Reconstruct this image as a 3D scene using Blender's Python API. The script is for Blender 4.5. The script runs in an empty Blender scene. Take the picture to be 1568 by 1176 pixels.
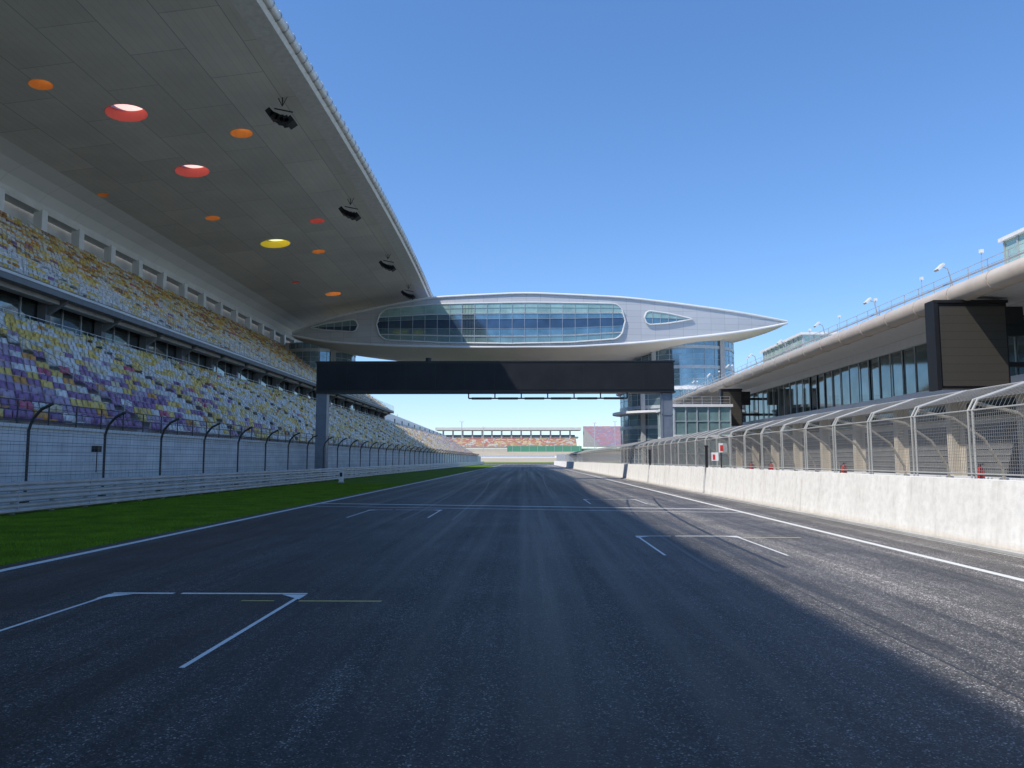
import bpy, math, random
import numpy as np
from mathutils import Vector
random.seed(3); rng=np.random.default_rng(3)
sc=bpy.context.scene
sc.view_settings.view_transform='Standard'; sc.view_settings.look='None'; sc.view_settings.exposure=0

# ------------------------------------------------------------ materials
def newmat(name):
    m=bpy.data.materials.new(name); m.use_nodes=True
    nt=m.node_tree; b=nt.nodes['Principled BSDF']
    return m,nt,b
def coords(nt,stretch=(1,1,1),yz=False):
    tc=nt.nodes.new('ShaderNodeTexCoord')
    out=tc.outputs['Object']
    if yz:
        s=nt.nodes.new('ShaderNodeSeparateXYZ'); c=nt.nodes.new('ShaderNodeCombineXYZ')
        nt.links.new(out,s.inputs[0]); nt.links.new(s.outputs['Y'],c.inputs['X'])
        nt.links.new(s.outputs[yz if isinstance(yz,str) else 'Z'],c.inputs['Y']); out=c.outputs[0]
    mp=nt.nodes.new('ShaderNodeMapping'); mp.inputs['Scale'].default_value=stretch
    nt.links.new(out,mp.inputs['Vector']); return mp.outputs[0]
def noise(nt,vec,scale,detail=5,rough=.6):
    n=nt.nodes.new('ShaderNodeTexNoise'); n.inputs['Scale'].default_value=scale
    n.inputs['Detail'].default_value=detail; n.inputs['Roughness'].default_value=rough
    nt.links.new(vec,n.inputs['Vector']); return n.outputs['Fac']
def ramp(nt,fac,stops):
    r=nt.nodes.new('ShaderNodeValToRGB'); e=r.color_ramp.elements
    while len(e)<len(stops): e.new(.5)
    for i,(p,c) in enumerate(stops):
        e[i].position=p; e[i].color=(c[0],c[1],c[2],1) if hasattr(c,'__len__') else (c,c,c,1)
    nt.links.new(fac,r.inputs[0]); return r.outputs[0]
def mix(nt,a,b,fac=1.0,mode='MULTIPLY'):
    m=nt.nodes.new('ShaderNodeMix'); m.data_type='RGBA'; m.blend_type=mode
    def put(sock,v):
        if hasattr(v,'is_linked') or hasattr(v,'links'): nt.links.new(v,sock)
        elif hasattr(v,'__len__'): sock.default_value=(v[0],v[1],v[2],1)
        else: sock.default_value=v
    put(m.inputs[0],fac); put(m.inputs[6],a); put(m.inputs[7],b)
    return m.outputs[2]
def bump(nt,b,h,strength,dist=.02):
    n=nt.nodes.new('ShaderNodeBump'); n.inputs['Strength'].default_value=strength; n.inputs['Distance'].default_value=dist
    nt.links.new(h,n.inputs['Height']); nt.links.new(n.outputs[0],b.inputs['Normal'])
def M(name,col,rough=.6,metal=0,var=.12,scale=2.0,stretch=(1,1,1),bmp=0,bscale=25,spec=.5):
    m,nt,b=newmat(name)
    v=coords(nt,stretch); f=noise(nt,v,scale)
    c=ramp(nt,f,[(.3,[max(0,x*(1-var)) for x in col]),(.7,[min(1,x*(1+var)) for x in col])])
    nt.links.new(c,b.inputs['Base Color'])
    b.inputs['Roughness'].default_value=rough; b.inputs['Metallic'].default_value=metal
    b.inputs['Specular IOR Level'].default_value=spec
    if bmp: bump(nt,b,noise(nt,v,bscale),bmp)
    return m

def asphalt(name,base,streak_and_sun=True):
    m,nt,b=newmat(name)
    v=coords(nt); tc=coords(nt,(1,.010,1)); td=coords(nt,(1,.04,1))
    vo=nt.nodes.new('ShaderNodeTexVoronoi'); vo.inputs['Scale'].default_value=95; nt.links.new(v,vo.inputs['Vector'])
    sx=nt.nodes.new('ShaderNodeSeparateXYZ'); nt.links.new(vo.outputs['Color'],sx.inputs[0])
    c=ramp(nt,sx.outputs['X'],[(0,[x*.35 for x in base]),(.45,[x*.8 for x in base]),(.82,[x*1.2 for x in base]),(.92,[x*2.2 for x in base]),(1,[x*6.5 for x in base])])
    sp2=noise(nt,v,14,4,.8); big=noise(nt,v,.45,5,.65); st=noise(nt,tc,1.7,5,.6); st2=noise(nt,td,7,3,.6)
    c=mix(nt,c,ramp(nt,sp2,[(.33,.55),(.67,1.45)]))
    c=mix(nt,c,ramp(nt,big,[(.33,.7),(.67,1.3)]))
    if streak_and_sun:
        c=mix(nt,c,ramp(nt,st,[(.36,.45),(.5,.95),(.64,1.5)]))
        c=mix(nt,c,ramp(nt,st2,[(.35,.8),(.65,1.2)]))
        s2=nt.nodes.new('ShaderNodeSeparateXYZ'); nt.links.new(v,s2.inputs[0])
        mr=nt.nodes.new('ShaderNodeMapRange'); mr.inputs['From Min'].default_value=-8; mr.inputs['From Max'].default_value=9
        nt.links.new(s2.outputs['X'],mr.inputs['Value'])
        c=mix(nt,c,ramp(nt,mr.outputs[0],[(0,.9),(.25,.78),(.55,.72),(.64,1.1),(.73,2.2),(1,2.4)]))  # sunlit right side painted lighter for lit/shade contrast; also off-line, less rubbered
    nt.links.new(c,b.inputs['Base Color'])
    r=ramp(nt,st,[(.36,.45),(.64,.7)]); nt.links.new(r,b.inputs['Roughness'])
    b.inputs['Specular IOR Level'].default_value=.34
    h=noise(nt,v,60,3,.8); bump(nt,b,h,.8,.012)
    return m
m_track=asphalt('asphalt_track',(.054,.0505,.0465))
m_pitroad=asphalt('asphalt_pit',(.12,.113,.104),False)

m,nt,b=newmat('grass'); v=coords(nt)
f=noise(nt,v,.7,5); f2=noise(nt,v,30,4,.8)
c=ramp(nt,f,[(.3,(.055,.12,.006)),(.7,(.125,.20,.012))]); c=mix(nt,c,ramp(nt,f2,[(.3,.6),(.7,1.4)]))
nt.links.new(c,b.inputs['Base Color']); b.inputs['Roughness'].default_value=.9; b.inputs['Specular IOR Level'].default_value=.1; bump(nt,b,f2,.8,.04); m_grass=m
m_blade=M('grass_blade',(.15,.25,.016),.8,var=.45,scale=.9,spec=.1)
m_field=M('field',(.10,.12,.05),.95,var=.3,scale=.02)
m_gravel=M('gravel',(.42,.36,.26),.95,var=.15,scale=.05)
def paint(name,col,wear=.5):
    m,nt,b=newmat(name); v=coords(nt)
    f=noise(nt,v,22,4,.8); c=ramp(nt,f,[(.28,(.08,.08,.085)),(.28+.14*wear,[x*.8 for x in col]),(.7,col)])
    nt.links.new(c,b.inputs['Base Color']); b.inputs['Roughness'].default_value=.6; return m
m_white=paint('road_paint_white',(.8,.8,.76),.9); m_yellow=paint('road_paint_yellow',(.66,.50,.14),.8)
m_worn=paint('road_paint_worn',(.6,.6,.6),1.4)
m_rubber=M('rubber_mark',(.022,.022,.022),.5,var=.5,scale=3,stretch=(1,.1,1))
m_seam=M('tar_seam',(.025,.025,.025),.45,var=.3,scale=3)
m_galv=M('galvanised_steel',(.54,.55,.56),.42,.6,var=.15,scale=1.5)
m_fpost=M('fence_post_dark',(.05,.055,.06),.5,.4)
m_wire=M('fence_wire',(.22,.23,.24),.45,.7)
m_wirel=M('fence_wire_light',(.30,.29,.27),.5,.3)
m_lpost=M('light_steel_post',(.46,.46,.44),.45,.3)
m_strut=M('beige_strut',(.30,.265,.21),.6)

m,nt,b=newmat('block_wall'); v=coords(nt,yz=True)
br=nt.nodes.new('ShaderNodeTexBrick'); nt.links.new(v,br.inputs['Vector'])
br.inputs['Scale'].default_value=1; br.inputs['Brick Width'].default_value=1.6; br.inputs['Row Height'].default_value=.4
br.inputs['Mortar Size'].default_value=.012; br.inputs['Color1'].default_value=(.80,.79,.77,1); br.inputs['Color2'].default_value=(.72,.71,.70,1); br.inputs['Mortar'].default_value=(.3,.31,.33,1)
c=mix(nt,br.outputs[0],ramp(nt,noise(nt,coords(nt),.8),[(.3,.8),(.7,1.05)])); nt.links.new(c,b.inputs['Base Color']); b.inputs['Roughness'].default_value=.8; m_block=m
m,nt,b=newmat('pit_wall_concrete'); v=coords(nt,(1,1,.12)); v2=coords(nt)
c=ramp(nt,noise(nt,v,2.2,6,.65),[(.26,(.50,.48,.45)),(.40,(.76,.75,.72)),(.7,(.86,.86,.84))])
c=mix(nt,c,ramp(nt,noise(nt,v2,6,5),[(.3,.88),(.6,1.03)]))
sx=nt.nodes.new('ShaderNodeSeparateXYZ'); nt.links.new(v2,sx.inputs[0])
c=mix(nt,c,ramp(nt,sx.outputs['Z'],[(0.0,(.55,.47,.38)),(.07,(.85,.8,.74)),(.2,(1,1,1))]))
nt.links.new(c,b.inputs['Base Color']); b.inputs['Roughness'].default_value=.85; bump(nt,b,noise(nt,v2,40),.25); m_pitwall=m
m_conc=M('concrete',(.42,.42,.41),.85,var=.15,scale=1.2,bmp=.2)
m_concl=M('concrete_light',(.66,.66,.64),.8,var=.1,scale=.6)
m_dark=M('dark_interior',(.03,.032,.036),.8)
m_slab=M('stand_slab',(.17,.175,.18),.7)
m_whitep=M('white_panel',(.76,.77,.78),.4,0,var=.05,scale=.4)
m_beige=M('beige_wall',(.54,.49,.41),.8,var=.08)
m_black=M('black_plastic',(.012,.012,.014),.45)
m_screen=M('led_screen_off',(.016,.018,.022),.5,var=.25,scale=.6,spec=.25)
def panel(name,c1,c2,mort,w,h,axis='X',ms=.02,rough=.6,metal=0.,off=.5,var=(.93,1.05)):
    m,nt,b=newmat(name); v=coords(nt,yz=axis)
    br=nt.nodes.new('ShaderNodeTexBrick'); nt.links.new(v,br.inputs['Vector'])
    br.inputs['Scale'].default_value=1; br.inputs['Brick Width'].default_value=w; br.inputs['Row Height'].default_value=h
    br.offset=off
    br.inputs['Mortar Size'].default_value=ms; br.inputs['Color1'].default_value=(*c1,1); br.inputs['Color2'].default_value=(*c2,1); br.inputs['Mortar'].default_value=(*mort,1)
    c=mix(nt,br.outputs[0],ramp(nt,noise(nt,coords(nt),.15),[(.3,var[0]),(.7,var[1])]))
    nt.links.new(c,b.inputs['Base Color']); b.inputs['Roughness'].default_value=rough; b.inputs['Metallic'].default_value=metal; return m
m_soffit=panel('roof_soffit',(.76,.735,.675),(.66,.64,.585),(.44,.43,.40),9,4.2,'X',.035,.45,var=(.88,1.06))
nt=m_soffit.node_tree; bsd=nt.nodes['Principled BSDF']; src=bsd.inputs['Base Color'].links[0].from_socket
v=coords(nt,yz='X'); br=nt.nodes.new('ShaderNodeTexBrick'); nt.links.new(v,br.inputs['Vector']); br.inputs['Scale'].default_value=1; br.inputs['Brick Width'].default_value=30; br.inputs['Row Height'].default_value=.6; br.inputs['Mortar Size'].default_value=.02
br.inputs['Color1'].default_value=(1,1,1,1);br.inputs['Color2'].default_value=(.97,.97,.97,1);br.inputs['Mortar'].default_value=(.84,.84,.84,1)
nt.links.new(mix(nt,src,br.outputs[0]),bsd.inputs['Base Color'])
m_shell=panel('roof_back_shell',(.76,.76,.76),(.73,.73,.73),(.6,.6,.61),6,30,'Z',.04,.45)
m_redge=M('roof_edge_metal',(.70,.70,.68),.45,.1)
m_belly=M('pod_belly',(.76,.69,.58),.5,var=.04,scale=.3)
def podmat():
    m,nt,b=newmat('pod_panels'); tc=nt.nodes.new('ShaderNodeTexCoord'); s=nt.nodes.new('ShaderNodeSeparateXYZ'); cc=nt.nodes.new('ShaderNodeCombineXYZ')
    nt.links.new(tc.outputs['Object'],s.inputs[0]); nt.links.new(s.outputs['X'],cc.inputs['X']); nt.links.new(s.outputs['Z'],cc.inputs['Y'])
    br=nt.nodes.new('ShaderNodeTexBrick'); nt.links.new(cc.outputs[0],br.inputs['Vector']); br.offset=0
    br.inputs['Scale'].default_value=1; br.inputs['Brick Width'].default_value=2.6; br.inputs['Row Height'].default_value=1.1
    br.inputs['Mortar Size'].default_value=.03; br.inputs['Color1'].default_value=(.57,.58,.60,1); br.inputs['Color2'].default_value=(.52,.53,.55,1); br.inputs['Mortar'].default_value=(.37,.38,.41,1)
    nt.links.new(br.outputs[0],b.inputs['Base Color']); b.inputs['Roughness'].default_value=.4; b.inputs['Metallic'].default_value=.15; return m
m_pod=podmat()
def glass(name,col,rough=.06,metal=.0,spec=.8,var=.25,scale=.4):
    return M(name,col,rough,metal,var=var,scale=scale,spec=spec)
m_gl_dark=glass('glass_dark',(.03,.05,.06),.05)
m_gl_pit=glass('glass_pit_building',(.20,.25,.26),.05,.75)
m_gl_green=glass('glass_green',(.36,.53,.48),.15,.2)
m_gl_blue=glass('glass_blue',(.18,.30,.36),.08,.6)
m_gl_navy=glass('glass_navy',(.07,.12,.19),.08,.5)
m_gl_teal=glass('glass_teal',(.24,.37,.38),.1,.4)
m_gl_tower=glass('glass_tower',(.22,.33,.40),.1,.6)
m_mull=M('mullion',(.45,.48,.50),.4,.3)
m_tube=M('roof_tube_metal',(.52,.465,.41),.42,.25,var=.08,scale=1)
m_band=M('white_band',(.70,.71,.71),.5,var=.05)
m_red=M('red_paint',(.6,.03,.025),.4); m_wlabel=M('white_label',(.75,.75,.75),.5)
m_lamp=M('lamp_glass',(.75,.75,.72),.25)
m_bluesteel=M('blue_grey_steel',(.18,.21,.26),.45,.3)
m_scr_face=panel('dark_screen_face',(.066,.060,.050),(.060,.055,.047),(.04,.037,.033),.5,.5,'Z',.02,.4,off=0)
m_green=M('green_hoarding',(.09,.29,.19),.7)
def attrmat(name,rough=.4):
    m,nt,b=newmat(name); a=nt.nodes.new('ShaderNodeAttribute'); a.attribute_name='Col'
    c=mix(nt,a.outputs['Color'],ramp(nt,noise(nt,coords(nt),3),[(.3,.85),(.7,1.05)]))
    nt.links.new(c,b.inputs['Base Color']); b.inputs['Roughness'].default_value=rough; return m
m_seat=attrmat('seat_plastic')

# ------------------------------------------------------------ mesh builder
def empty(name,loc=(0,0,0)):
    e=bpy.data.objects.new(name,None); sc.collection.objects.link(e); e.empty_display_size=.5; return e
class MB:
    def __init__(s): s.v=[];s.f=[];s.m=[];s.mats=[];s.c=[]
    def mi(s,m):
        if m not in s.mats: s.mats.append(m)
        return s.mats.index(m)
    def poly(s,pts,faces,m,col=None):
        o=len(s.v); s.v+= [tuple(p) for p in pts]; k=s.mi(m)
        for f in faces: s.f.append([o+i for i in f]); s.m.append(k); s.c.append(col)
    def box(s,x0,x1,y0,y1,z0,z1,m,col=None):
        P=[(x,y,z) for z in (z0,z1) for x,y in ((x0,y0),(x1,y0),(x1,y1),(x0,y1))]
        s.poly(P,[(3,2,1,0),(4,5,6,7),(0,1,5,4),(1,2,6,5),(2,3,7,6),(3,0,4,7)],m,col)
    def quad(s,a,b,c,d,m,col=None): s.poly([a,b,c,d],[(0,1,2,3)],m,col)
    def tube(s,pts,r,m,n=6,caps=True):
        pts=[Vector(p) for p in pts]; P=[];F=[]
        for i,p in enumerate(pts):
            t=(pts[min(i+1,len(pts)-1)]-pts[max(i-1,0)]).normalized()
            u=t.cross(Vector((0,0,1))); 
            if u.length<1e-3: u=t.cross(Vector((0,1,0)))
            u.normalize(); w=t.cross(u)
            for k in range(n):
                a=2*math.pi*(k+.5)/n; P.append(p+u*(r*math.cos(a))+w*(r*math.sin(a)))
        for i in range(len(pts)-1):
            for k in range(n): F.append((i*n+k,i*n+(k+1)%n,(i+1)*n+(k+1)%n,(i+1)*n+k))
        if caps: F.append(tuple(range(n))[::-1]); F.append(tuple((len(pts)-1)*n+k for k in range(n)))
        s.poly(P,F,m)
    def cyl(s,x,y,z0,z1,r,m,n=24,r2=None):
        r2=r if r2 is None else r2
        P=[(x+r*math.cos(2*math.pi*k/n),y+r*math.sin(2*math.pi*k/n),z0) for k in range(n)]+[(x+r2*math.cos(2*math.pi*k/n),y+r2*math.sin(2*math.pi*k/n),z1) for k in range(n)]
        s.poly(P,[(k,(k+1)%n,n+(k+1)%n,n+k) for k in range(n)]+[tuple(range(n))[::-1],tuple(range(n,2*n))],m)
    def obj(s,name,parent=None,smooth=False):
        me=bpy.data.meshes.new(name); me.from_pydata(s.v,[],s.f)
        for m in s.mats: me.materials.append(m)
        me.polygons.foreach_set('material_index',s.m)
        if any(c is not None for c in s.c):
            a=me.color_attributes.new('Col','FLOAT_COLOR','CORNER'); arr=[]
            for f,c in zip(s.f,s.c):
                c=c or (.5,.5,.5); arr+= [c[0],c[1],c[2],1]*len(f)
            a.data.foreach_set('color',arr)
        if smooth: me.polygons.foreach_set('use_smooth',[True]*len(me.polygons))
        me.update(); o=bpy.data.objects.new(name,me); sc.collection.objects.link(o)
        if parent: o.parent=parent
        return o

# ------------------------------------------------------------ ground
g=MB(); g.quad((-3000,-1500,-.03),(3000,-1500,-.03),(3000,4500,-.03),(-3000,4500,-.03),m_field); g.obj('ground')
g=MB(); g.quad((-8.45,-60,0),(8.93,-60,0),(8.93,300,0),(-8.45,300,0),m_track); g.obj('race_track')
g=MB(); g.quad((9.5,-60,-.004),(60,-60,-.004),(60,300,-.004),(9.5,300,-.004),m_pitroad); g.obj('pit_lane')
g=MB(); g.quad((-40,-60,-.008),(-8.4,-60,-.008),(-8.4,300,-.008),(-40,300,-.008),m_grass); 
N=120000; bx=rng.uniform(-15.7,-8.5,N)+rng.normal(0,.04,N); by=9+rng.random(N)**1.6*45; h=rng.uniform(.02,.055,N); a=rng.uniform(0,6.28,N); w=.006
V=np.zeros((N,3,3)); V[:,0,0]=bx-np.cos(a)*w;V[:,0,1]=by-np.sin(a)*w;V[:,1,0]=bx+np.cos(a)*w;V[:,1,1]=by+np.sin(a)*w
V[:,2,0]=bx+rng.normal(0,.02,N);V[:,2,1]=by+rng.normal(0,.02,N);V[:,2,2]=h; V[:,:2,2]=-.01
gr=g.obj('grass_verge')
me=bpy.data.meshes.new('blades'); me.vertices.add(N*3); me.vertices.foreach_set('co',V.ravel()); me.loops.add(N*3); me.loops.foreach_set('vertex_index',np.arange(N*3)); me.polygons.add(N); me.polygons.foreach_set('loop_start',np.arange(0,N*3,3)); me.update(calc_edges=True); me.materials.append(m_blade)
o=bpy.data.objects.new('grass_blades',me); sc.collection.objects.link(o); o.parent=gr

g=MB(); Z=.004
def line(x0,y0,x1,y1,w,m,z=Z):
    d=Vector((x1-x0,y1-y0,0)).normalized(); n=Vector((-d.y,d.x,0))*w/2
    a=Vector((x0,y0,z)); b=Vector((x1,y1,z)); g.quad(a-n,b-n,b+n,a+n,m)
line(-8.08,-60,-8.08,270,.17,m_white); line(7.02,-60,7.02,270,.15,m_white)
line(8.6,-60,8.6,200,.05,m_worn)
line(-8.0,30.2,6.94,26.9,.22,m_white); line(-8.0,28.4,6.94,25.2,.16,m_worn)
def gridbox(xl,xr,y):
    line(xl,y-3.5,xl,y-.13,.05,m_white); line(xr,y-3.5,xr,y-.13,.05,m_white)
    line(xl-.04,y,xl+.75,y,.09,m_white,.0042); line(xl+.85,y,xr+.04,y,.09,m_white,.0042)
    for x,d in ((xl,1),(xr,-1)):
        g.poly([(x-.05*d,y-.07,.0045),(x+.26*d,y-.07,.0045),(x-.05*d,y-.40,.0045)],[(0,1,2)],m_white)
gridbox(-5.25,-2.83,9.95); 
line(-3.45,9.45,-3.05,9.45,.05,m_yellow); line(-2.75,9.45,-1.75,9.45,.065,m_yellow)
for i in range(1,4):
    if i%2: gridbox(2.47,4.65,9.95+i*8-.45)
    else: gridbox(-5.3,-2.9,9.95+i*8.2)
line(4.75,17.2,6.0,17.2,.09,m_yellow)
def curve(pts,w,m,z):
    for i in range(len(pts)-1):
        (x0,y0),(x1,y1)=pts[i],pts[i+1]
        g.quad((x0-w/2,y0,z),(x0+w/2,y0,z),(x1+w/2,y1,z),(x1-w/2,y1,z),m)
curve([(-3.9+.03*math.sin(y*.7),y) for y in np.arange(-5,260,2.5)],.02,m_seam,.002)
curve([(3.55+.03*math.sin(y*.5+1),y) for y in np.arange(-5,260,2.5)],.02,m_seam,.002)
for x0,ya,yb,dx in ((2.9,12,34,1.5),(4.1,12.5,35,1.6),(-2.1,22,60,-.8),(-3.5,22,60,-.9),(1.2,34,90,.8),(2.7,34,90,.9),(-6.2,14,40,.9)):
    pts=[(x0+dx*((y-ya)/(yb-ya))**2,y) for y in np.linspace(ya,yb,18)]
    curve(pts,.09,m_rubber,.003)
g.obj('track_markings')

# ------------------------------------------------------------ left armco
g=MB()
prof=[(0,.28),(.07,.32),(.07,.38),(.02,.43),(.07,.48),(.07,.54),(0,.58)]
for zoff in (-.24,.10,.44):
    P=[];n=len(prof)
    for y in (-10,290):
        for dx,z in prof: P.append((-15.95+dx,y,z+zoff))
    g.poly(P,[(k,k+1,n+k+1,n+k) for k in range(n-1)],m_galv)
for y in np.arange(-10,290,2.0):
    g.box(-16.12,-15.99,y-.05,y+.05,0,1.04,m_galv)
for y in np.arange(-8,290,4.0):
    for zoff in (-.24,.10,.44): g.box(-15.955,-15.868,y-.012,y+.012,.29+zoff,.57+zoff,m_galv)
g.obj('armco_barrier')

g=MB()
for y in np.arange(6.8,270,4.8):
    g.tube([(-17,y,0),(-17,y,2.7),(-16.88,y,3.1),(-16.6,y,3.42),(-16.2,y,3.62)],.055,m_fpost,6)
    g.box(-17.12,-16.9,y-.1,y+.1,0,.5,m_fpost)
for z in (1.15,1.5,1.85,2.2,2.55): g.tube([(-17+.07,6,z),(-17+.07,270,z)],.010,m_fpost,4)
for x,z in ((-16.9,3.0),(-16.5,3.45),(-16.2,3.6)): g.tube([(x,6,z),(x,270,z)],.010,m_fpost,4)
for y in np.arange(18,90,.3): g.tube([(-16.95,y,1.0),(-16.95,y,2.7),(-16.88,y,3.05),(-16.6,y,3.42),(-16.25,y,3.6)],.0035,m_wire,3,False)
for z in np.arange(1.1,2.8,.15): g.tube([(-16.95,18,z),(-16.95,90,z)],.003,m_wire,3,False)
g.box(-17.25,-17.0,30.3,30.6,2.0,2.25,m_black); g.tube([(-17.1,30.45,1.2),(-17.1,30.45,2.0)],.02,m_black,5)
g.obj('debris_fence')

# ------------------------------------------------------------ main grandstand
GS=empty('grandstand')
g=MB()
YE=186
g.box(-19.9,-19.5,5,330,0,2.95,m_block); g.box(-20.0,-19.42,5,330,2.95,3.08,m_concl)
for i in range(17):
    x=-21-i*.78; z=3.0+i*.46
    g.box(x-.39,x+.39,8,330,z-.9,z,m_conc)
g.box(-20.62,-19.9,8,330,2.0,2.6,m_conc)
g.quad((-20.6,330,2.2),(-34,330,10),(-34,330,0),(-20.6,330,0),m_conc)
g.quad((-20.6,8,0),(-34,8,0),(-34,8,10),(-20.6,8,2.2),m_conc)
g.box(-35.2,-34.7,8,YE,0,13,m_dark)
for y in np.arange(8,YE,2.4):
    g.box(-34.69,-34.62,y+.06,y+2.34,10.75,12.6,m_gl_pit)
    g.box(-34.69,-34.55,y-.05,y+.05,10.6,12.8,m_mull)
for y in np.arange(10,YE,7.2):
    g.poly([(-34.6,y-.15,12.9),(-32.4,y-.15,12.9),(-34.6,y-.15,11.4),(-34.6,y+.15,12.9),(-32.4,y+.15,12.9),(-34.6,y+.15,11.4)],[(0,2,1),(3,4,5),(0,1,4,3),(1,2,5,4),(2,0,3,5)],m_slab)
    g.box(-34.5,-33.9,y-.3,y+.3,10.0,12.9,m_slab)
g.box(-51,-32.3,8,YE,12.9,13.18,m_slab)
g.box(-32.3,-32.15,8,YE,12.85,13.5,m_slab)
g.box(-32.15,-32.1,8,YE,13.25,13.42,m_concl)
for i in range(20):
    x=-33.4-i*.75; z=13.5+i*.525
    g.box(x-.375,x+.375,8,YE,z-.9,z,m_conc)
g.box(-33.03,-32.3,8,YE,13.18,13.3,m_conc)
g.poly([(-32.3,YE,13.1),(-48.6,YE,24.2),(-51,YE,24.2),(-51,YE,0),(-35,YE,0),(-35,YE,12.9)],[(0,1,2,3,4,5)],m_concl)
g.box(-51.2,-50.8,8,YE,0,27.5,m_concl)
g.box(-50.8,-48.4,8,YE,23.2,23.5,m_conc)
g.box(-49.9,-48.9,8,YE,26.6,27.4,m_concl)
for y in np.arange(10,YE,6.5):
    g.box(-49.6,-48.7,y-.45,y+.45,23.5,26.8,m_whitep)
    g.box(-50.79,-50.7,y+1.5,y+5.2,23.8,25.0,m_slab)
g.box(-48.7,-48.6,8,YE,23.5,24.4,m_concl)
g.obj('structure',GS)

g=MB()
def rail(p,q,n,h=1.0,m=m_fpost,r=.03,rails=(1.0,.6,.25),posts=True):
    p=Vector(p);q=Vector(q)
    for k in rails: g.tube([p+Vector((0,0,h*k)),q+Vector((0,0,h*k))],r*.8,m,4)
    if posts:
        for i in range(n+1):
            a=p.lerp(q,i/n); g.tube([a,a+Vector((0,0,h))],r,m,4)
rail((-20.2,8,3.08),(-20.2,330,3.08),160,1.0)
rail((-32.2,8,13.5),(-32.2,YE,13.5),120,1.1,rails=(1,.75,.5,.25),m=m_galv)
rail((-33.7,8,10.5),(-33.7,330,10.5),120,.9,m=m_galv)
for y in np.arange(14,325,14):
    rail((-21,y+.6,3.3),(-33,y+.6,10.4),8,.85,rails=(1,.5),m=m_galv)
for y in np.arange(14,YE,14):
    rail((-33.2,y+.6,13.6),(-47.5,y+.6,23.5),9,.85,rails=(1,.5),m=m_galv)
g.obj('railings',GS)

def seatmesh(name,rows,y0,y1,colfn):
    pos=[];cols=[]
    for i,(x,z) in enumerate(rows):
        ys=np.arange(y0,y1,.52)
        for j,y in enumerate(ys):
            if (y%14)<1.25: continue
            pos.append((x-.12,y,z)); c_=colfn(i/len(rows),y,(i,j//2)); k=random.uniform(.8,1.05); cols.append(tuple(q*k for q in c_))
    pos=np.array(pos);n=len(pos)
    back=[(-.02,-.22,.36),(.03,-.22,.36),(.03,.22,.36),(-.02,.22,.36),(-.16,-.19,.84),(-.12,-.19,.84),(-.12,.19,.84),(-.16,.19,.84)]
    pan=[(0,-.21,.36),(.38,-.2,.40),(.38,.2,.40),(0,.21,.36),(0,-.21,.41),(.38,-.2,.46),(.38,.2,.46),(0,.21,.41)]
    T=np.array(back+pan); F=[(3,2,1,0),(4,5,6,7),(0,1,5,4),(1,2,6,5),(2,3,7,6),(3,0,4,7)]
    F=np.array(F+[tuple(8+k for k in f) for f in F])
    TT=np.repeat(T[None],n,axis=0)
    up=rng.random(n)<.35
    P2=np.array([(.02,-.21,.36),(.06,-.21,.36),(.06,.21,.36),(.02,.21,.36),(.0,-.2,.74),(.05,-.2,.74),(.05,.2,.74),(.0,.2,.74)])
    TT[up,8:]=P2
    V=(pos[:,None,:]+TT).reshape(-1,3); FF=(np.arange(n)[:,None,None]*16+F[None]).reshape(-1)
    nf=n*12
    me=bpy.data.meshes.new(name); me.vertices.add(len(V)); me.vertices.foreach_set('co',V.ravel()); me.loops.add(nf*4); me.loops.foreach_set('vertex_index',FF)
    me.polygons.add(nf); me.polygons.foreach_set('loop_start',np.arange(0,nf*4,4)); me.update(calc_edges=True)
    a=me.color_attributes.new('Col','FLOAT_COLOR','CORNER'); c=np.ones((n,4)); c[:,:3]=np.array(cols); a.data.foreach_set('color',np.repeat(c,48,axis=0).ravel().astype(np.float32))
    me.materials.append(m_seat); o=bpy.data.objects.new(name,me); sc.collection.objects.link(o); o.parent=GS
PUR=(.33,.18,.35);LIL=(.50,.38,.50);WH=(.86,.84,.79);YE_=(.90,.64,.16);OR=(.75,.36,.08);PK=(.62,.14,.22);BR=(.38,.22,.12);CR=(.86,.74,.46)
cache={}
def pick(w):
    s=sum(x for _,x in w); r=random.random()*s
    for k,x in w:
        r-=x
        if r<=0: return k
    return w[-1][0]
def low(t,y,key):
    k=('l',key)
    if k not in cache:
        near=max(0,min(1,(75-y)/40)); p=near*max(0,min(1,(.75-t)*3))+max(0,(y-190)/200)
        w=max(.05,1.15-p); o=max(0,min(1,(y-110)/80))*.4
        cache[k]=pick([(PUR,1.3*p),(LIL,.9*p),(PK,.12*p+.02),(WH,1.1*w+.15),(YE_,.6*w+.2),(CR,.4*w),(OR,.08+o),(BR,o*.4)])
    return cache[k]
def upf(t,y,key):
    k=('u',key)
    if k not in cache:
        o=max(0,min(1,t*1.1-.35+(y-60)/130))
        cache[k]=pick([(WH,1.0*(1-o)+.2),(YE_,.55),(CR,.4),(OR,.12+.55*o),(BR,.5*o),(PK,.08*o),(PUR,.03)])
    return cache[k]
seatmesh('lower_seats',[(-21-i*.78,3.0+i*.46) for i in range(17)],8,330,low)
seatmesh('upper_seats',[(-33.4-i*.75,13.5+i*.525) for i in range(20)],8,YE,upf)

g=MB()
g.box(-35.2,-34.4,YE+.5,330,0,12.0,m_whitep)
g.quad((-34.4,YE+.5,13.4),(-34.4,330,12.0),(-34.4,330,11.98),(-34.4,YE+.5,11.98),m_whitep)
for y in np.arange(200,330,12): g.box(-34.4,-34.2,y-.15,y+.15,10,12.3,m_slab)
g.obj('open_terrace',GS)

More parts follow.
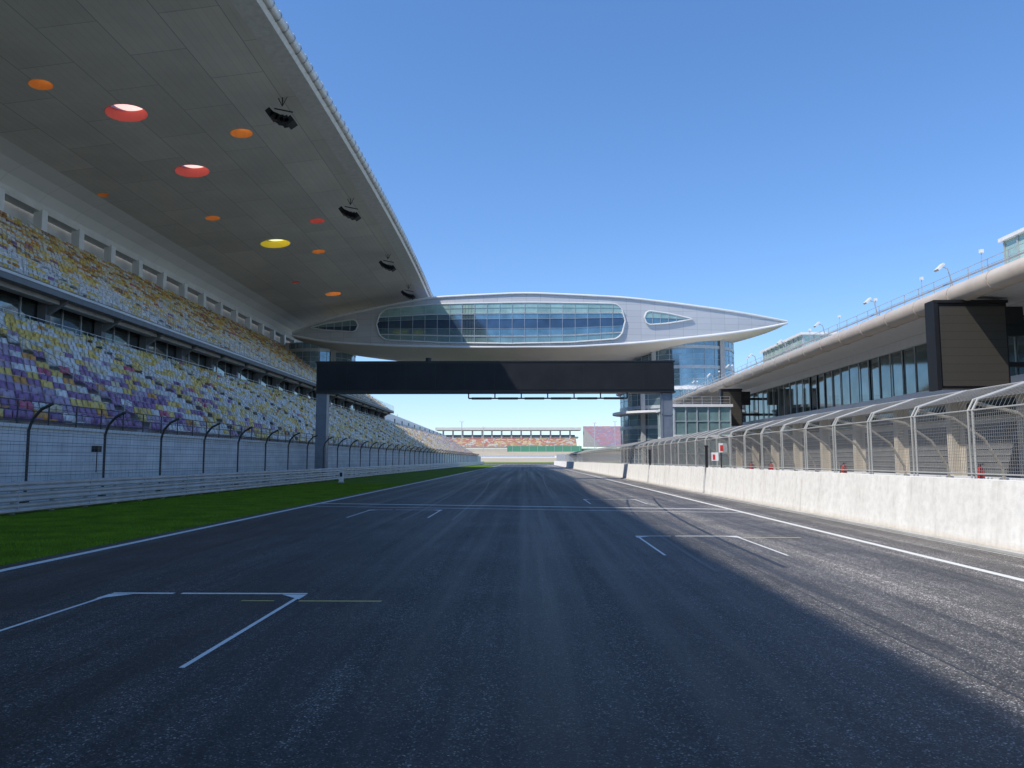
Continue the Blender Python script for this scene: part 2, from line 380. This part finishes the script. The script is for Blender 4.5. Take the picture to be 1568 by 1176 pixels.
# ------------------------------------------------------------ roof
def xe(Y):
    t=max(-1.4,min(1.25,(Y-90)/45)); return -17.6-.7*t*t
YR=168
Ys=list(np.linspace(-80,YR,50))
def low_z(ax): return 35.16-.12*ax
P=[];rings=0
for Y in Ys:
    e=-xe(Y)
    lo=[(e,33.35),(e+.25,33.0),(e+1.9,low_z(e+1.9)+.02),(24,low_z(24)),(30,low_z(30)),(36,low_z(36)),(42,low_z(42)),(45.6,low_z(45.6)),(47.3,29.2),(48.6,28.5),(49.5,27.6),(50.0,26.7)]
    up=[(50.5,26.7),(50.4,28.2),(49.4,29.6),(47.6,30.7),(45.6,31.3),(36,32.5),(24,33.9),(e+1.9,34.3),(e+.3,34.0)]
    ring=[(-a,Y,z) for a,z in lo+up]; rings=len(ring); P+=ring
F=[];fm=[]
for i in range(len(Ys)-1):
    for k in range(rings):
        F.append((i*rings+k,(i+1)*rings+k,(i+1)*rings+(k+1)%rings,i*rings+(k+1)%rings))
        fm.append(2 if k in (0,1) or k>=19 else (0 if k<7 else (1 if k<11 else 2)))
F.append(tuple(range(rings))); fm.append(2); F.append(tuple((len(Ys)-1)*rings+k for k in range(rings))[::-1]); fm.append(2)
me=bpy.data.meshes.new('roof'); me.from_pydata(P,[],F)
for m_ in (m_soffit,m_shell,m_redge): me.materials.append(m_)
me.polygons.foreach_set('material_index',fm); me.update()
import bmesh
bm=bmesh.new(); bm.from_mesh(me); bmesh.ops.recalc_face_normals(bm,faces=bm.faces); bm.to_mesh(me); bm.free()
RF=empty('grandstand_roof')
roof=bpy.data.objects.new('roof_shell',me); sc.collection.objects.link(roof); roof.parent=RF
holes=[(37.6,56.4,.85,'o'),(34.0,62.3,1.65,'r'),(26.5,68.6,1.0,'o'),(34.1,75.5,1.65,'r'),(45.0,78.7,.55,'o'),(26.6,95,.95,'r'),(34.2,102,1.95,'y'),(37.7,89.5,.85,'o'),(29.9,108,.95,'o'),(37.7,123,.6,'r'),(34.3,134,1.4,'o'),(34,42,1.6,'y'),(28,36,1.,'r'),(40,32,1.2,'o')]
cut=MB()
for x,y,r,_ in holes: cut.cyl(-x,y,28,37,r,m_dark,40)
co=cut.obj('cutter')
bm=bmesh.new(); bm.from_mesh(co.data); bmesh.ops.recalc_face_normals(bm,faces=bm.faces); bm.to_mesh(co.data); bm.free()
md=roof.modifiers.new('b','BOOLEAN'); md.operation='DIFFERENCE'; md.object=co; md.solver='EXACT'
bpy.context.view_layer.update()
dg=bpy.context.evaluated_depsgraph_get(); nm=bpy.data.meshes.new_from_object(roof.evaluated_get(dg)); roof.modifiers.clear(); roof.data=nm
bpy.data.objects.remove(co)
colr={'o':(.92,.46,.16),'r':(.82,.24,.21),'y':(.92,.76,.12)}
lidc={'o':(.95,.68,.40),'r':(.93,.58,.50),'y':(.95,.88,.38)}
def lid(name,c,tr=.85):
    m=bpy.data.materials.new(name); m.use_nodes=True; nt=m.node_tree; nt.nodes.clear()
    o=nt.nodes.new('ShaderNodeOutputMaterial'); t=nt.nodes.new('ShaderNodeBsdfTranslucent'); t.inputs[0].default_value=(*c,1)
    d=nt.nodes.new('ShaderNodeBsdfDiffuse'); d.inputs[0].default_value=(*c,1); mx=nt.nodes.new('ShaderNodeMixShader'); mx.inputs[0].default_value=1-tr
    nt.links.new(t.outputs[0],mx.inputs[1]); nt.links.new(d.outputs[0],mx.inputs[2]); nt.links.new(mx.outputs[0],o.inputs[0]); return m
walls={k:lid('skylight_wall_'+k,c,.3) for k,c in colr.items()}
lids={k:lid('skylight_lens_'+k,c,.9) for k,c in lidc.items()}
g=MB()
for x,y,r,k in holes:
    n=40; zl=low_z(x)-.03; P=[];
    rr=r-.02; zt=zl+1.0
    for z in (zl,zt):
        for i in range(n): P.append((-x+rr*math.cos(2*math.pi*i/n),y+rr*math.sin(2*math.pi*i/n),z+ (.12*rr*math.cos(2*math.pi*i/n))))
    g.poly(P,[(i,n+i,n+(i+1)%n,(i+1)%n) for i in range(n)],walls[k]); g.poly(P[n:],[tuple(range(n))],lids[k])
g.obj('skylights',RF)
g=MB()
g.tube([(xe(Y)-.02,Y,33.72) for Y in Ys],.42,m_redge,10)
for Y in np.arange(-60,YR,1.5):
    x=xe(Y); g.tube([(x+.47*math.cos(a)-.02,Y,33.72+.47*math.sin(a)) for a in np.linspace(-1.6,1.9,7)],.035,m_galv,4)
g.obj('edge_tube',RF,True)
for Y in (63,88.7,113.6,134):
    E=empty('loudspeaker_array'); g=MB(); x=-20.9
    g.tube([(x,Y,32.9),(x,Y,31.9)],.05,m_black,5); g.tube([(x-.5,Y,32.9),(x,Y,31.9)],.04,m_black,5); g.tube([(x+.5,Y,32.9),(x,Y,31.9)],.04,m_black,5)
    g.tube([(x-.7,Y+.1,31.75),(x+.9,Y+.1,31.4)],.06,m_black,5)
    for i in range(5):
        a=math.radians(-50+i*22); cx=x-.9+i*.42; cz=31.15-.32*i+.035*i*i
        d=Vector((math.cos(a),0,math.sin(a)))*.36; n=Vector((-d.z,0,d.x)).normalized()*.24
        P=[]
        for yy in (Y-.55,Y+.55):
            c_=Vector((cx,yy,cz)); 
            for q in (-d-n,d-n*1.2,d+n*1.2,-d+n): P.append(c_+q)
        g.poly(P,[(0,1,2,3),(7,6,5,4),(0,4,5,1),(1,5,6,2),(2,6,7,3),(3,7,4,0)],m_black)
    g.obj('cabinets',E)

# ------------------------------------------------------------ bridge pod
TX=[-44,-41,-36.7,-28.6,-17.6,0,18,27,37.7,44,48.6]; TZ=[25.4,26.6,27.9,29.4,31.2,31.8,31.0,30.1,28.9,28.0,27.3]
BX=[-44,-36.7,-24,-9,8,19.6,30.7,37.7,44,48.6]; BZ=[24.9,23.4,22.4,21.9,21.9,22.6,23.9,24.8,25.9,27.0]
def zt(x): return float(np.interp(x,TX,TZ))
def zb(x): return float(np.interp(x,BX,BZ))
def sm(f,x): return sum(f(x+d) for d in (-3,-2,-1,0,1,2,3))/7
def yf(x): s_=(x-2)/46; return 137.3+5*s_*s_
def yr(x): s_=(x-2)/46.7; return 144+17*max(0,1-s_*s_)**.6
BR_=empty('bridge_restaurant')
xs=np.linspace(-44,48.6,94); P=[];F=[];fm=[]
for x in xs:
    a=sm(zt,x) if -41<x<45.5 else zt(x); b_=sm(zb,x) if -41<x<45.5 else zb(x); y0=yf(x); y1=max(yr(x),y0+.3); h=a-b_; D=y1-y0; s_=(x-2)/46.7; k=max(0,1-s_*s_)**.5
    sec=[(y0,a),(y0-.15,a-h*.5),(y0,b_),(y0+D*.12,b_-.9*k),(y0+D*.35,b_-1.7*k),(y0+D*.65,b_-1.7*k),(y0+D*.88,b_-.9*k),(y1,b_),(y1,a-h*.2),(y0+D*.85,a+.2*k),(y0+D*.5,a+.8*k),(y0+D*.12,a+.2*k)]
    P+= [(x,y,z) for y,z in sec]
n=12
for i in range(len(xs)-1):
    for k in range(n):
        F.append((i*n+k,i*n+(k+1)%n,(i+1)*n+(k+1)%n,(i+1)*n+k)); fm.append(0 if k<2 or k>=7 else 1)
F.append(tuple(range(n))[::-1]); fm.append(0); F.append(tuple((len(xs)-1)*n+k for k in range(n))); fm.append(0)
me=bpy.data.meshes.new('shell'); me.from_pydata(P,[],F); me.materials.append(m_pod); me.materials.append(m_belly); me.polygons.foreach_set('material_index',fm)
me.polygons.foreach_set('use_smooth',[True]*len(F)); me.set_sharp_from_angle(angle=math.radians(28))
o=bpy.data.objects.new('shell',me); sc.collection.objects.link(o); o.parent=BR_
g=MB()
g.tube([(x,yf(x)-.1,sm(zb,x) if -41<x<45.5 else zb(x)) for x in xs],.22,m_whitep,8)
g.tube([(x,yf(x)-.1,sm(zt,x) if -41<x<45.5 else zt(x)) for x in xs],.2,m_whitep,8)
def window(x0,x1,top,bot,rl,rr,cols,rowm,off=.32):
    W=np.linspace(x0,x1,cols+1)
    def lim(x):
        t,b_=top(x),bot(x); c_=(t+b_)/2; h=(t-b_)/2; k=1
        if x<x0+rl: k=(max(0,1-((x0+rl-x)/rl)**2))**(.5 if rl<3 else .8)
        if x>x1-rr: k=min(k,(max(0,1-((x-x1+rr)/rr)**2))**(.5 if rr<3 else .8))
        return c_+h*k,c_-h*k
    R=len(rowm)
    edge_t=[];edge_b=[]
    for i in range(cols):
        sub=4; jt=rng.normal(0,.012); 
        for s_ in range(sub):
            xa=W[i]+(W[i+1]-W[i])*s_/sub; xb=W[i]+(W[i+1]-W[i])*(s_+1)/sub
            ta,ba=lim(xa); tb,bb=lim(xb)
            edge_t.append((xa,yf(xa)-off,ta)); edge_b.append((xa,yf(xa)-off,ba))
            for r in range(R):
                T=(top(xa)+top(xb))/2;B=(bot(xa)+bot(xb))/2
                fr0,fr1,m_=rowm[r]
                z0=B+(T-B)*fr0; z1=B+(T-B)*fr1
                qa0=max(z0,ba);qa1=min(z1,ta);qb0=max(z0,bb);qb1=min(z1,tb)
                if qa1>qa0 or qb1>qb0:
                    qa1=max(qa1,qa0);qb1=max(qb1,qb0)
                    g.quad((xa,yf(xa)-off+jt,qa0),(xb,yf(xb)-off-jt,qb0),(xb,yf(xb)-off-jt,qb1),(xa,yf(xa)-off+jt,qa1),m_)
        x=W[i]; t,b_=lim(x)
        if t-b_>.4 and i>0: g.box(x-.035,x+.035,yf(x)-off-.1,yf(x)-off+.02,b_,t,m_mull)
    t,b_=lim(x1); edge_t.append((x1,yf(x1)-off,t)); edge_b.append((x1,yf(x1)-off,b_))
    loop=edge_t+edge_b[::-1]; loop.append(loop[0]); g.tube(loop,.14,m_band,6)
    for fr in {r_[0] for r_ in rowm if r_[0]>0}:
        pts=[]
        for x in np.linspace(x0+.1,x1-.1,60):
            z=bot(x)+(top(x)-bot(x))*fr; t,b_=lim(x)
            if b_<z<t: pts.append((x,yf(x)-off-.06,z))
        if len(pts)>2: g.tube(pts,.035,m_mull,4)
bt=lambda x:float(np.interp(x,[-27.5,-17,0,18],[29.2,29.9,30.0,29.8])); bb=lambda x:float(np.interp(x,[-27.5,-15,-3,8,18],[23.6,22.8,22.5,22.7,23.5]))
window(-27.5,17.9,bt,bb,2.4,2.2,20,[(0,.16,m_gl_teal),(.16,.19,m_band),(.19,.36,m_gl_blue),(.36,.60,m_gl_navy),(.60,.72,m_gl_blue),(.72,.75,m_band),(.75,.88,m_gl_green),(.88,1,m_gl_green)])
window(-40.2,-31,lambda x:float(np.interp(x,[-40,-31],[26.6,27.6])),lambda x:float(np.interp(x,[-40,-31],[25.9,25.1])),3.5,1.3,6,[(0,.5,m_gl_navy),(.5,1,m_gl_teal)])
window(21.4,30.2,lambda x:float(np.interp(x,[21,30],[28.7,27.7])),lambda x:float(np.interp(x,[21,30],[25.9,26.7])),1.3,5.5,6,[(0,.5,m_gl_blue),(.5,1,m_gl_green)])
g.obj('windows_and_trim',BR_)

def tower(cx,cy,r,z0,z1,nm='glass_tower'):
    E=empty(nm); g=MB(); n=48
    g.cyl(cx,cy,z0,z1,r-.15,m_gl_tower,n)
    zz=z0
    while zz<z1:
        g.cyl(cx,cy,zz,min(zz+.6,z1),r,m_mull,n)
        for q in (1.7,2.65): 
            if zz+q+.08<z1: g.cyl(cx,cy,zz+q,zz+q+.06,r-.08,m_mull,n)
        zz+=3.7
    for k in range(28):
        a=2*math.pi*k/28; g.box(cx+(r-.1)*math.cos(a)-.03,cx+(r-.1)*math.cos(a)+.03,cy+(r-.1)*math.sin(a)-.03,cy+(r-.1)*math.sin(a)+.03,z0,z1,m_mull)
    for a in (-2.35,-.95):
        x,y=cx+r*math.cos(a),cy+r*math.sin(a); g.box(x-.4,x+.4,y-.5,y+.4,z0,z1,m_conc)
    g.obj('facade',E); return E
tower(30.8,151,9.8,0,24.2)
E=tower(29.3,151,10.9,0,14.4,'round_podium')
g=MB(); g.cyl(29.3,151,14.4,15,11.6,m_whitep,48); g.cyl(27,148,10.2,10.6,10.4,m_whitep,48); g.obj('canopy',E)
tower(-41,151,7,0,24)

# ------------------------------------------------------------ gantry
E=empty('start_gantry'); g=MB(); Yg=66
g.box(-18.2,12.7,Yg,Yg+1.3,7.55,10.1,m_black)
g.box(-18.1,12.6,Yg-.06,Yg-.002,7.7,9.98,m_screen)
for x in np.arange(-18.1,12.7,2.56): g.box(x-.012,x+.012,Yg-.068,Yg-.061,7.7,9.98,m_black)
g.box(-18.3,12.8,Yg-.09,Yg+1.35,10.1,10.2,m_black); g.box(-18.3,12.8,Yg-.09,Yg+1.35,7.44,7.55,m_black)
for x in (-17.75,12.1):
    g.box(x-.38,x+.38,Yg+.2,Yg+1.0,0,7.42,m_bluesteel)
    g.box(x-.46,x-.38,Yg+.15,Yg+1.05,0,7.42,m_bluesteel); g.box(x+.38,x+.46,Yg+.15,Yg+1.05,0,7.42,m_bluesteel)
    g.box(x-.9,x+.9,Yg-.2,Yg+1.4,0,.25,m_conc)
    for z in (1.5,3.5,5.5): g.box(x-.46,x+.46,Yg+.15,Yg+.2,z,z+.1,m_bluesteel)
g.tube([(-5,Yg+.3,6.98),(8.7,Yg+.3,6.98)],.07,m_black,5)
for x in np.arange(-5,8.8,2.28):
    g.tube([(x,Yg+.3,6.98),(x,Yg+.3,7.42)],.06,m_black,5)
for x in np.arange(-3.86,8,2.28): g.box(x-.85,x+.85,Yg+.15,Yg+.45,6.88,7.06,m_black)
g.cyl(-8.5,Yg+.3,10.2,10.5,.25,m_black,12)
g.obj('frame',E)

# ------------------------------------------------------------ pit wall and fence
g=MB()
for a_,b_ in [(-20,-2),(-1.98,12.4),(12.42,25.9),(25.92,38.8),(39.25,56.6),(57.1,75),(75.02,95),(95.02,120),(120.02,160),(160.02,250)]:
    g.poly([(8.86,a_,0),(9.36,a_,0),(9.3,a_,1.31),(8.98,a_,1.31),(8.86,b_,0),(9.36,b_,0),(9.3,b_,1.31),(8.98,b_,1.31)],[(0,1,2,3),(7,6,5,4),(0,4,5,1),(1,5,6,2),(2,6,7,3),(3,7,4,0)],m_pitwall)
g.box(8.7,8.855,-20,250,-.01,.05,m_conc)
g.obj('pit_wall')
g=MB(); g.box(9.4,11.8,-20,200,0,.55,m_conc); g.box(11.8,12.1,-20,200,0,1.25,m_concl); g.obj('pit_wall_platform')
for y in (39.02,56.85):
    g=MB(); g.tube([(9.05,y,0),(9.05,y,2.35)],.07,m_black,8); g.box(8.97,9.13,y-.08,y+.08,0,.1,m_black); g.cyl(9.05,y,2.35,2.42,.09,m_black,8); g.obj('gate_post')
g=MB(); PF=2.45
for y in np.arange(9.2,190,PF):
    for dy in (0,.16):
        g.tube([(9.5,y+dy,.55),(9.5,y+dy,2.75),(9.62,y+dy,2.98),(10.8,y+dy,3.38)],.026,m_lpost,6)
    g.tube([(11.7,y+.08,.55),(11.6,y+.08,1.5),(11.2,y+.08,2.2),(10.5,y+.08,2.7),(9.65,y+.08,2.9)],.04,m_strut,6)
for (x,z) in ((9.5,1.4),(9.5,2.75),(10.8,3.38)): g.tube([(x,9,z),(x,190,z)],.018,m_lpost,6)
for y in np.concatenate([np.arange(9.2,60,.07),np.arange(60,130,.2)]):
    g.tube([(9.5,y,1.4),(9.5,y,2.75)],.0055,m_wirel,3,False)
for y in np.concatenate([np.arange(9.2,60,.14),np.arange(60,130,.3)]):
    g.tube([(9.5,y,2.75),(9.62,y,2.98),(10.8,y,3.38)],.005,m_wirel,3,False)
for z in np.arange(1.47,2.75,.07): g.tube([(9.5,9,z),(9.5,130,z)],.0045,m_wirel,3,False)
for t in np.arange(.05,1,.12): g.tube([(9.62+1.18*t,9,2.98+.40*t),(9.62+1.18*t,130,2.98+.40*t)],.0045,m_wirel,3,False)
g.obj('pit_fence')
for y,x in ((17.0,9.85),(15.2,9.85),(24.2,9.85),(31.5,9.9),(34.2,9.9)):
    g=MB(); z=1.02
    g.cyl(x,y,z,z+.46,.085,m_red,16); g.cyl(x,y,z+.46,z+.53,.085,m_red,16,.03); g.cyl(x,y,z+.14,z+.28,.087,m_wlabel,16)
    g.cyl(x,y,z+.53,z+.58,.025,m_black,8); g.box(x-.03,x+.09,y-.015,y+.015,z+.56,z+.6,m_black); g.tube([(x,y,z+.55),(x-.1,y,z+.5),(x-.12,y,z+.2)],.012,m_black,5)
    g.box(x-.2,x+.2,y-.2,y+.2,.55,z,m_conc)
    g.obj('fire_extinguisher')
g=MB(); g.tube([(9.42,37.6,0.5),(9.42,37.6,2.4)],.03,m_black,6); g.box(9.3,9.7,37.5,37.54,2.05,2.5,m_wlabel); g.box(9.36,9.5,37.49,37.497,2.12,2.4,m_red); g.box(8.95,9.28,37.52,37.56,1.65,2.05,m_wlabel); g.box(9.0,9.12,37.51,37.517,1.7,1.95,m_red); g.obj('marshal_sign_board')
g=MB(); g.box(-13.95,-13.65,57.4,57.6,0,.85,m_wlabel); g.box(-13.9,-13.7,57.38,57.396,.45,.75,m_black); g.box(-14.0,-13.6,57.35,57.65,0,.08,m_conc); g.obj('distance_marker')

# ------------------------------------------------------------ pit building
PB=empty('pit_building'); g=MB(); Y0,Y1=5,139
g.box(32.3,50,Y0,Y1,0,11.5,m_beige)
g.box(30.6,32.3,Y0,Y1,6.35,6.95,m_band)
g.box(30.9,32.3,Y0,Y1,10.75,11.5,m_band)
for y in np.arange(Y0,Y1,2.1):
    j=rng.normal(0,.03)
    g.quad((31.2+j,y,6.95),(31.2-j,y+2.1,6.95),(31.2-j,y+2.1,10.75),(31.2+j,y,10.75),m_gl_pit)
    g.box(31.08,31.16,y-.03,y+.03,6.95,10.75,m_mull)
g.box(31.35,32.3,Y0,Y1,6.95,10.75,m_dark)
for y in np.arange(Y0+3,Y1,8.4):
    g.box(31.7,32.29,y-.3,y+.3,0,6.35,m_beige)
    g.box(32.22,32.29,y+.8,y+7.2,0,4.2,m_slab); 
    for k in range(9): g.box(32.17,32.22,y+.9,y+7.1,.2+k*.45,.23+k*.45,m_mull)
    g.box(32.2,32.29,y+1.2,y+6.8,4.7,5.8,m_gl_dark)
g.poly([(27.2,Y0,11.75),(30.9,Y0,11.52),(50,Y0,11.52),(50,Y0,12.9),(30,Y0,12.9),(27.2,Y0,12.3),(27.2,Y1,11.75),(30.9,Y1,11.52),(50,Y1,11.52),(50,Y1,12.9),(30,Y1,12.9),(27.2,Y1,12.3)],
 [(0,1,2,3,4,5),(11,10,9,8,7,6),(0,6,7,1),(1,7,8,2),(2,8,9,3),(3,9,10,4),(4,10,11,5),(5,11,6,0)],m_band)
g.obj('body',PB)
g=MB(); g.tube([(27,Y0,12.0),(27,Y1+3,12.0)],.62,m_tube,24); o=g.obj('roof_tube',PB,True)
g=MB()
for y in np.arange(Y0+1,Y1,4.2):
    g.tube([(27+.64*math.cos(a),y,12+.64*math.sin(a)) for a in np.linspace(0,2*math.pi,20)],.03,m_tube,4)
g.obj('tube_clamps',PB)
g=MB()
rail((27.6,Y0,12.5),(27.6,Y1,12.5),66,1.15,m=m_galv,r=.03,rails=(1,.66,.33))
g.tube([(27.15,Y0,12.95),(27.15,Y1,12.95)],.06,m_galv,6)
for y in np.arange(Y0+2,Y1,10.5):
    g.tube([(27.4,y,12.6),(27.1,y,13.9),(26.6,y,14.1)],.04,m_galv,6)
    g.poly([Vector((26.6,y,14.05))+Vector(p) for p in ((-.28,-.25,-.2),(.12,-.25,.2),(.12,.25,.2),(-.28,.25,-.2),(-.18,-.25,-.3),(.22,-.25,.1),(.22,.25,.1),(-.18,.25,-.3))],[(0,1,2,3),(7,6,5,4),(0,4,5,1),(1,5,6,2),(2,6,7,3),(3,7,4,0)],m_lamp)
for y in np.arange(Y0+6,Y1,7.3):
    g.tube([(28.4,y,12.6),(28.4,y,14.6)],.03,m_galv,5); g.box(28.3,28.5,y-.1,y+.1,14.55,14.75,m_lamp)
g.obj('roof_railing_and_lamps',PB)
g=MB()
for xa,ya,yb,zt_ in ((34.6,40,55,17.4),(29.6,82,96,15.0)):
    g.box(xa,xa+5,ya,yb,12.9,zt_,m_gl_green); g.box(xa-.3,xa+5.3,ya-.3,yb+.3,zt_,zt_+.25,m_band)
    for yy in np.arange(ya,yb+.1,1.5): g.box(xa-.1,xa-.01,yy-.05,yy+.05,12.9,zt_,m_mull)
    for xx in np.arange(xa,xa+5.1,1.25): g.box(xx-.05,xx+.05,ya-.09,ya-.003,12.9,zt_,m_mull)
    g.box(xa-.11,xa-.01,ya,yb,14.0,14.1,m_mull)
g.obj('roof_pavilions',PB)
for Ysc,xa,xb,z0,z1 in ((47,25.0,29.4,6.0,11.3),(103,26.0,28.8,6.2,11.0)):
    E=empty('video_screen'); g=MB()
    g.box(xa,xb,Ysc,Ysc+.9,z0,z1,m_black); g.box(xa+.28,xb-.12,Ysc-.05,Ysc-.003,z0+.15,z1-.25,m_scr_face)
    g.box(xa-.06,xa+.2,Ysc-.12,Ysc+.95,z0-.1,z1+.1,m_black); g.box(xa-.05,xb+.05,Ysc-.14,Ysc+.95,z1-.03,z1+.14,m_black)
    for z in (z0+1.5,z1-1.2): g.box(xb,31.2,Ysc+.2,Ysc+.6,z-.15,z+.15,m_black)
    g.box(xb+.1,xb+1.2,Ysc+.3,Ysc+.8,z1-2.0,z1-.2,m_black)
    g.obj('panel',E)
E=empty('glazed_lobby'); g=MB()
x0,x1,ya,yb=19.2,26.4,100,112
g.box(x0,x1,ya,yb,.2,8.5,m_gl_teal); g.box(x0-.3,x1+.3,ya-.3,yb+.3,8.5,8.85,m_band); g.box(x0-.15,x1+.15,ya-.15,yb+.15,4.5,4.9,m_band)
for x in np.linspace(x0,x1,6): g.box(x-.07,x+.07,ya-.12,ya-.004,.2,8.5,m_mull)
for y in np.linspace(ya,yb,8): g.box(x0-.12,x0-.004,y-.07,y+.07,.2,8.5,m_mull)
for z in (2.4,6.6): g.box(x0-.1,x1,ya-.1,ya-.002,z,z+.1,m_mull)
g.box(x0-.4,x1+.4,ya-.4,yb+.4,0,.2,m_conc)
rail((x0,ya,8.85),(x1,ya,8.85),6,1.0,m=m_galv)
g.obj('glazing',E)

# ------------------------------------------------------------ far end of straight
g=MB()
yy=[262,300,330,400,430,470,560]; zz_=[.01,.15,.6,2.0,2.8,4.0,7.5]; mm=[m_pitroad,m_grass,m_gravel,m_gravel,m_concl,m_gravel]
for i in range(6): g.quad((-90,yy[i],zz_[i]),(110,yy[i],zz_[i]),(110,yy[i+1],zz_[i+1]),(-90,yy[i+1],zz_[i+1]),mm[i])
g.obj('run_off_area')
g=MB()
g.box(-60,16,440,440.4,2.8,4.2,m_galv); g.box(14,60,360,361,1,4.2,m_galv); g.obj('crash_barrier')
g=MB(); g.box(-14,40,560,561,7.4,11.6,m_green); g.box(-60,-14,556,557,7,9.6,m_beige); g.box(20,120,562,563,5,9.8,m_green)
for x in np.arange(-58,110,6): g.box(x-.1,x+.1,553.5,553.8,6.5,12.2,m_galv)
g.obj('green_hoarding')
def farstand(name,x0,x1,y0,z0,rows,pal,slant=0,dz=.6):
    E=empty(name); g=MB()
    for i in range(rows):
        xx=x0-slant*i
        g.box(xx,x1,y0+i*1.1,y0+(i+1)*1.1,z0-1,z0+i*dz,m_conc)
        x=xx
        while x<x1-1:
            w_=random.choice((1.0,1.5,2,3)); g.box(x,min(x+w_,x1),y0+i*1.1+.3,y0+i*1.1+.8,z0+i*dz+.01,z0+i*dz+.5,m_seat,pal(x,i/rows)); x+=w_
    g.obj('rows',E); return E
ORf=(.62,.36,.18); RDf=(.60,.22,.17)  # far seat palettes desaturated: distance haze put into their colours
ORP=lambda x,t: random.choice((ORf,ORf,RDf,(.75,.58,.28),(.7,.68,.64),RDf))
PNK=lambda x,t: random.choice(((.56,.22,.30),(.60,.24,.36),(.40,.26,.44),(.60,.22,.20),(.5,.40,.52),(.56,.22,.30)))
E=farstand('far_grandstand',-62,38,580,11.5,11,ORP)
g=MB()
g.box(-66,40,594,606,18.2,19.4,m_concl); g.box(-70,42,590,610,24.3,26.3,m_concl)
for x in np.arange(-64,40,7.5): g.box(x-.6,x+.6,592,593.2,18,24.3,m_conc)
g.box(-64,38,604,605,19.4,21,m_slab)
g.obj('upper_colonnade',E)
farstand('far_grandstand',54,120,575,12.5,16,PNK,slant=.7,dz=.95)
farstand('far_grandstand',-95,-60,520,8,14,ORP,dz=.7)
g=MB()
for k,yb_ in enumerate((340,375,410,445)):
    g.poly([(-36,yb_,8),(-58,yb_+4,21-k),(-40,yb_+26,10),(-56,yb_+30,16-k)],[(0,1,2),(1,3,2)],m_whitep)
    g.tube([(-58,yb_+4,0),(-58,yb_+4,22-k)],.25,m_whitep,6); g.tube([(-36,yb_,0),(-36,yb_,8)],.15,m_whitep,6)
g.obj('white_canopy')
for x,y,h in ((-42,500,26),(-30,540,24),(46,520,26),(62,540,28)):
    g=MB(); g.tube([(x,y,0),(x,y,h)],.25,m_galv,6); g.box(x-1.4,x+1.4,y-.3,y+.3,h,h+.8,m_lamp); g.obj('floodlight_mast')

# ------------------------------------------------------------ light & camera
S=Vector((-21.2,-14,32.8)).normalized()
elev=math.asin(S.z); rot=math.atan2(S.x,S.y)
w=bpy.data.worlds.new('World'); sc.world=w; w.use_nodes=True; nt=w.node_tree; bg=nt.nodes['Background']
sky=nt.nodes.new('ShaderNodeTexSky'); sky.sky_type='NISHITA'; sky.sun_disc=False; sky.sun_elevation=elev; sky.sun_rotation=rot
sky.air_density=1.0; sky.dust_density=.15; sky.ozone_density=1.5; sky.altitude=0
c=mix(nt,sky.outputs[0],(.15*1.00,.15*1.20,.15*1.58))
gm=nt.nodes.new('ShaderNodeGamma'); gm.inputs['Gamma'].default_value=.82; nt.links.new(c,gm.inputs['Color'])
hs=nt.nodes.new('ShaderNodeHueSaturation'); hs.inputs['Saturation'].default_value=1.14; hs.inputs['Value'].default_value=.84/.15; nt.links.new(gm.outputs[0],hs.inputs['Color'])
nt.links.new(hs.outputs[0],bg.inputs[0]); bg.inputs[1].default_value=.15
L=bpy.data.lights.new('sun','SUN'); L.energy=5.0; L.angle=math.radians(.53); L.color=(1,.93,.83)
lo=bpy.data.objects.new('sun',L); sc.collection.objects.link(lo); lo.rotation_euler=(-S).to_track_quat('-Z','Y').to_euler()
cam=bpy.data.cameras.new('camera'); co=bpy.data.objects.new('camera',cam); sc.collection.objects.link(co); sc.camera=co
cam.sensor_width=36; cam.lens=36*1178/1568; cam.clip_end=6000; cam.clip_start=.05
co.location=(0,0,1.7); co.rotation_euler=(math.radians(90+5.62),0,math.radians(1.07))
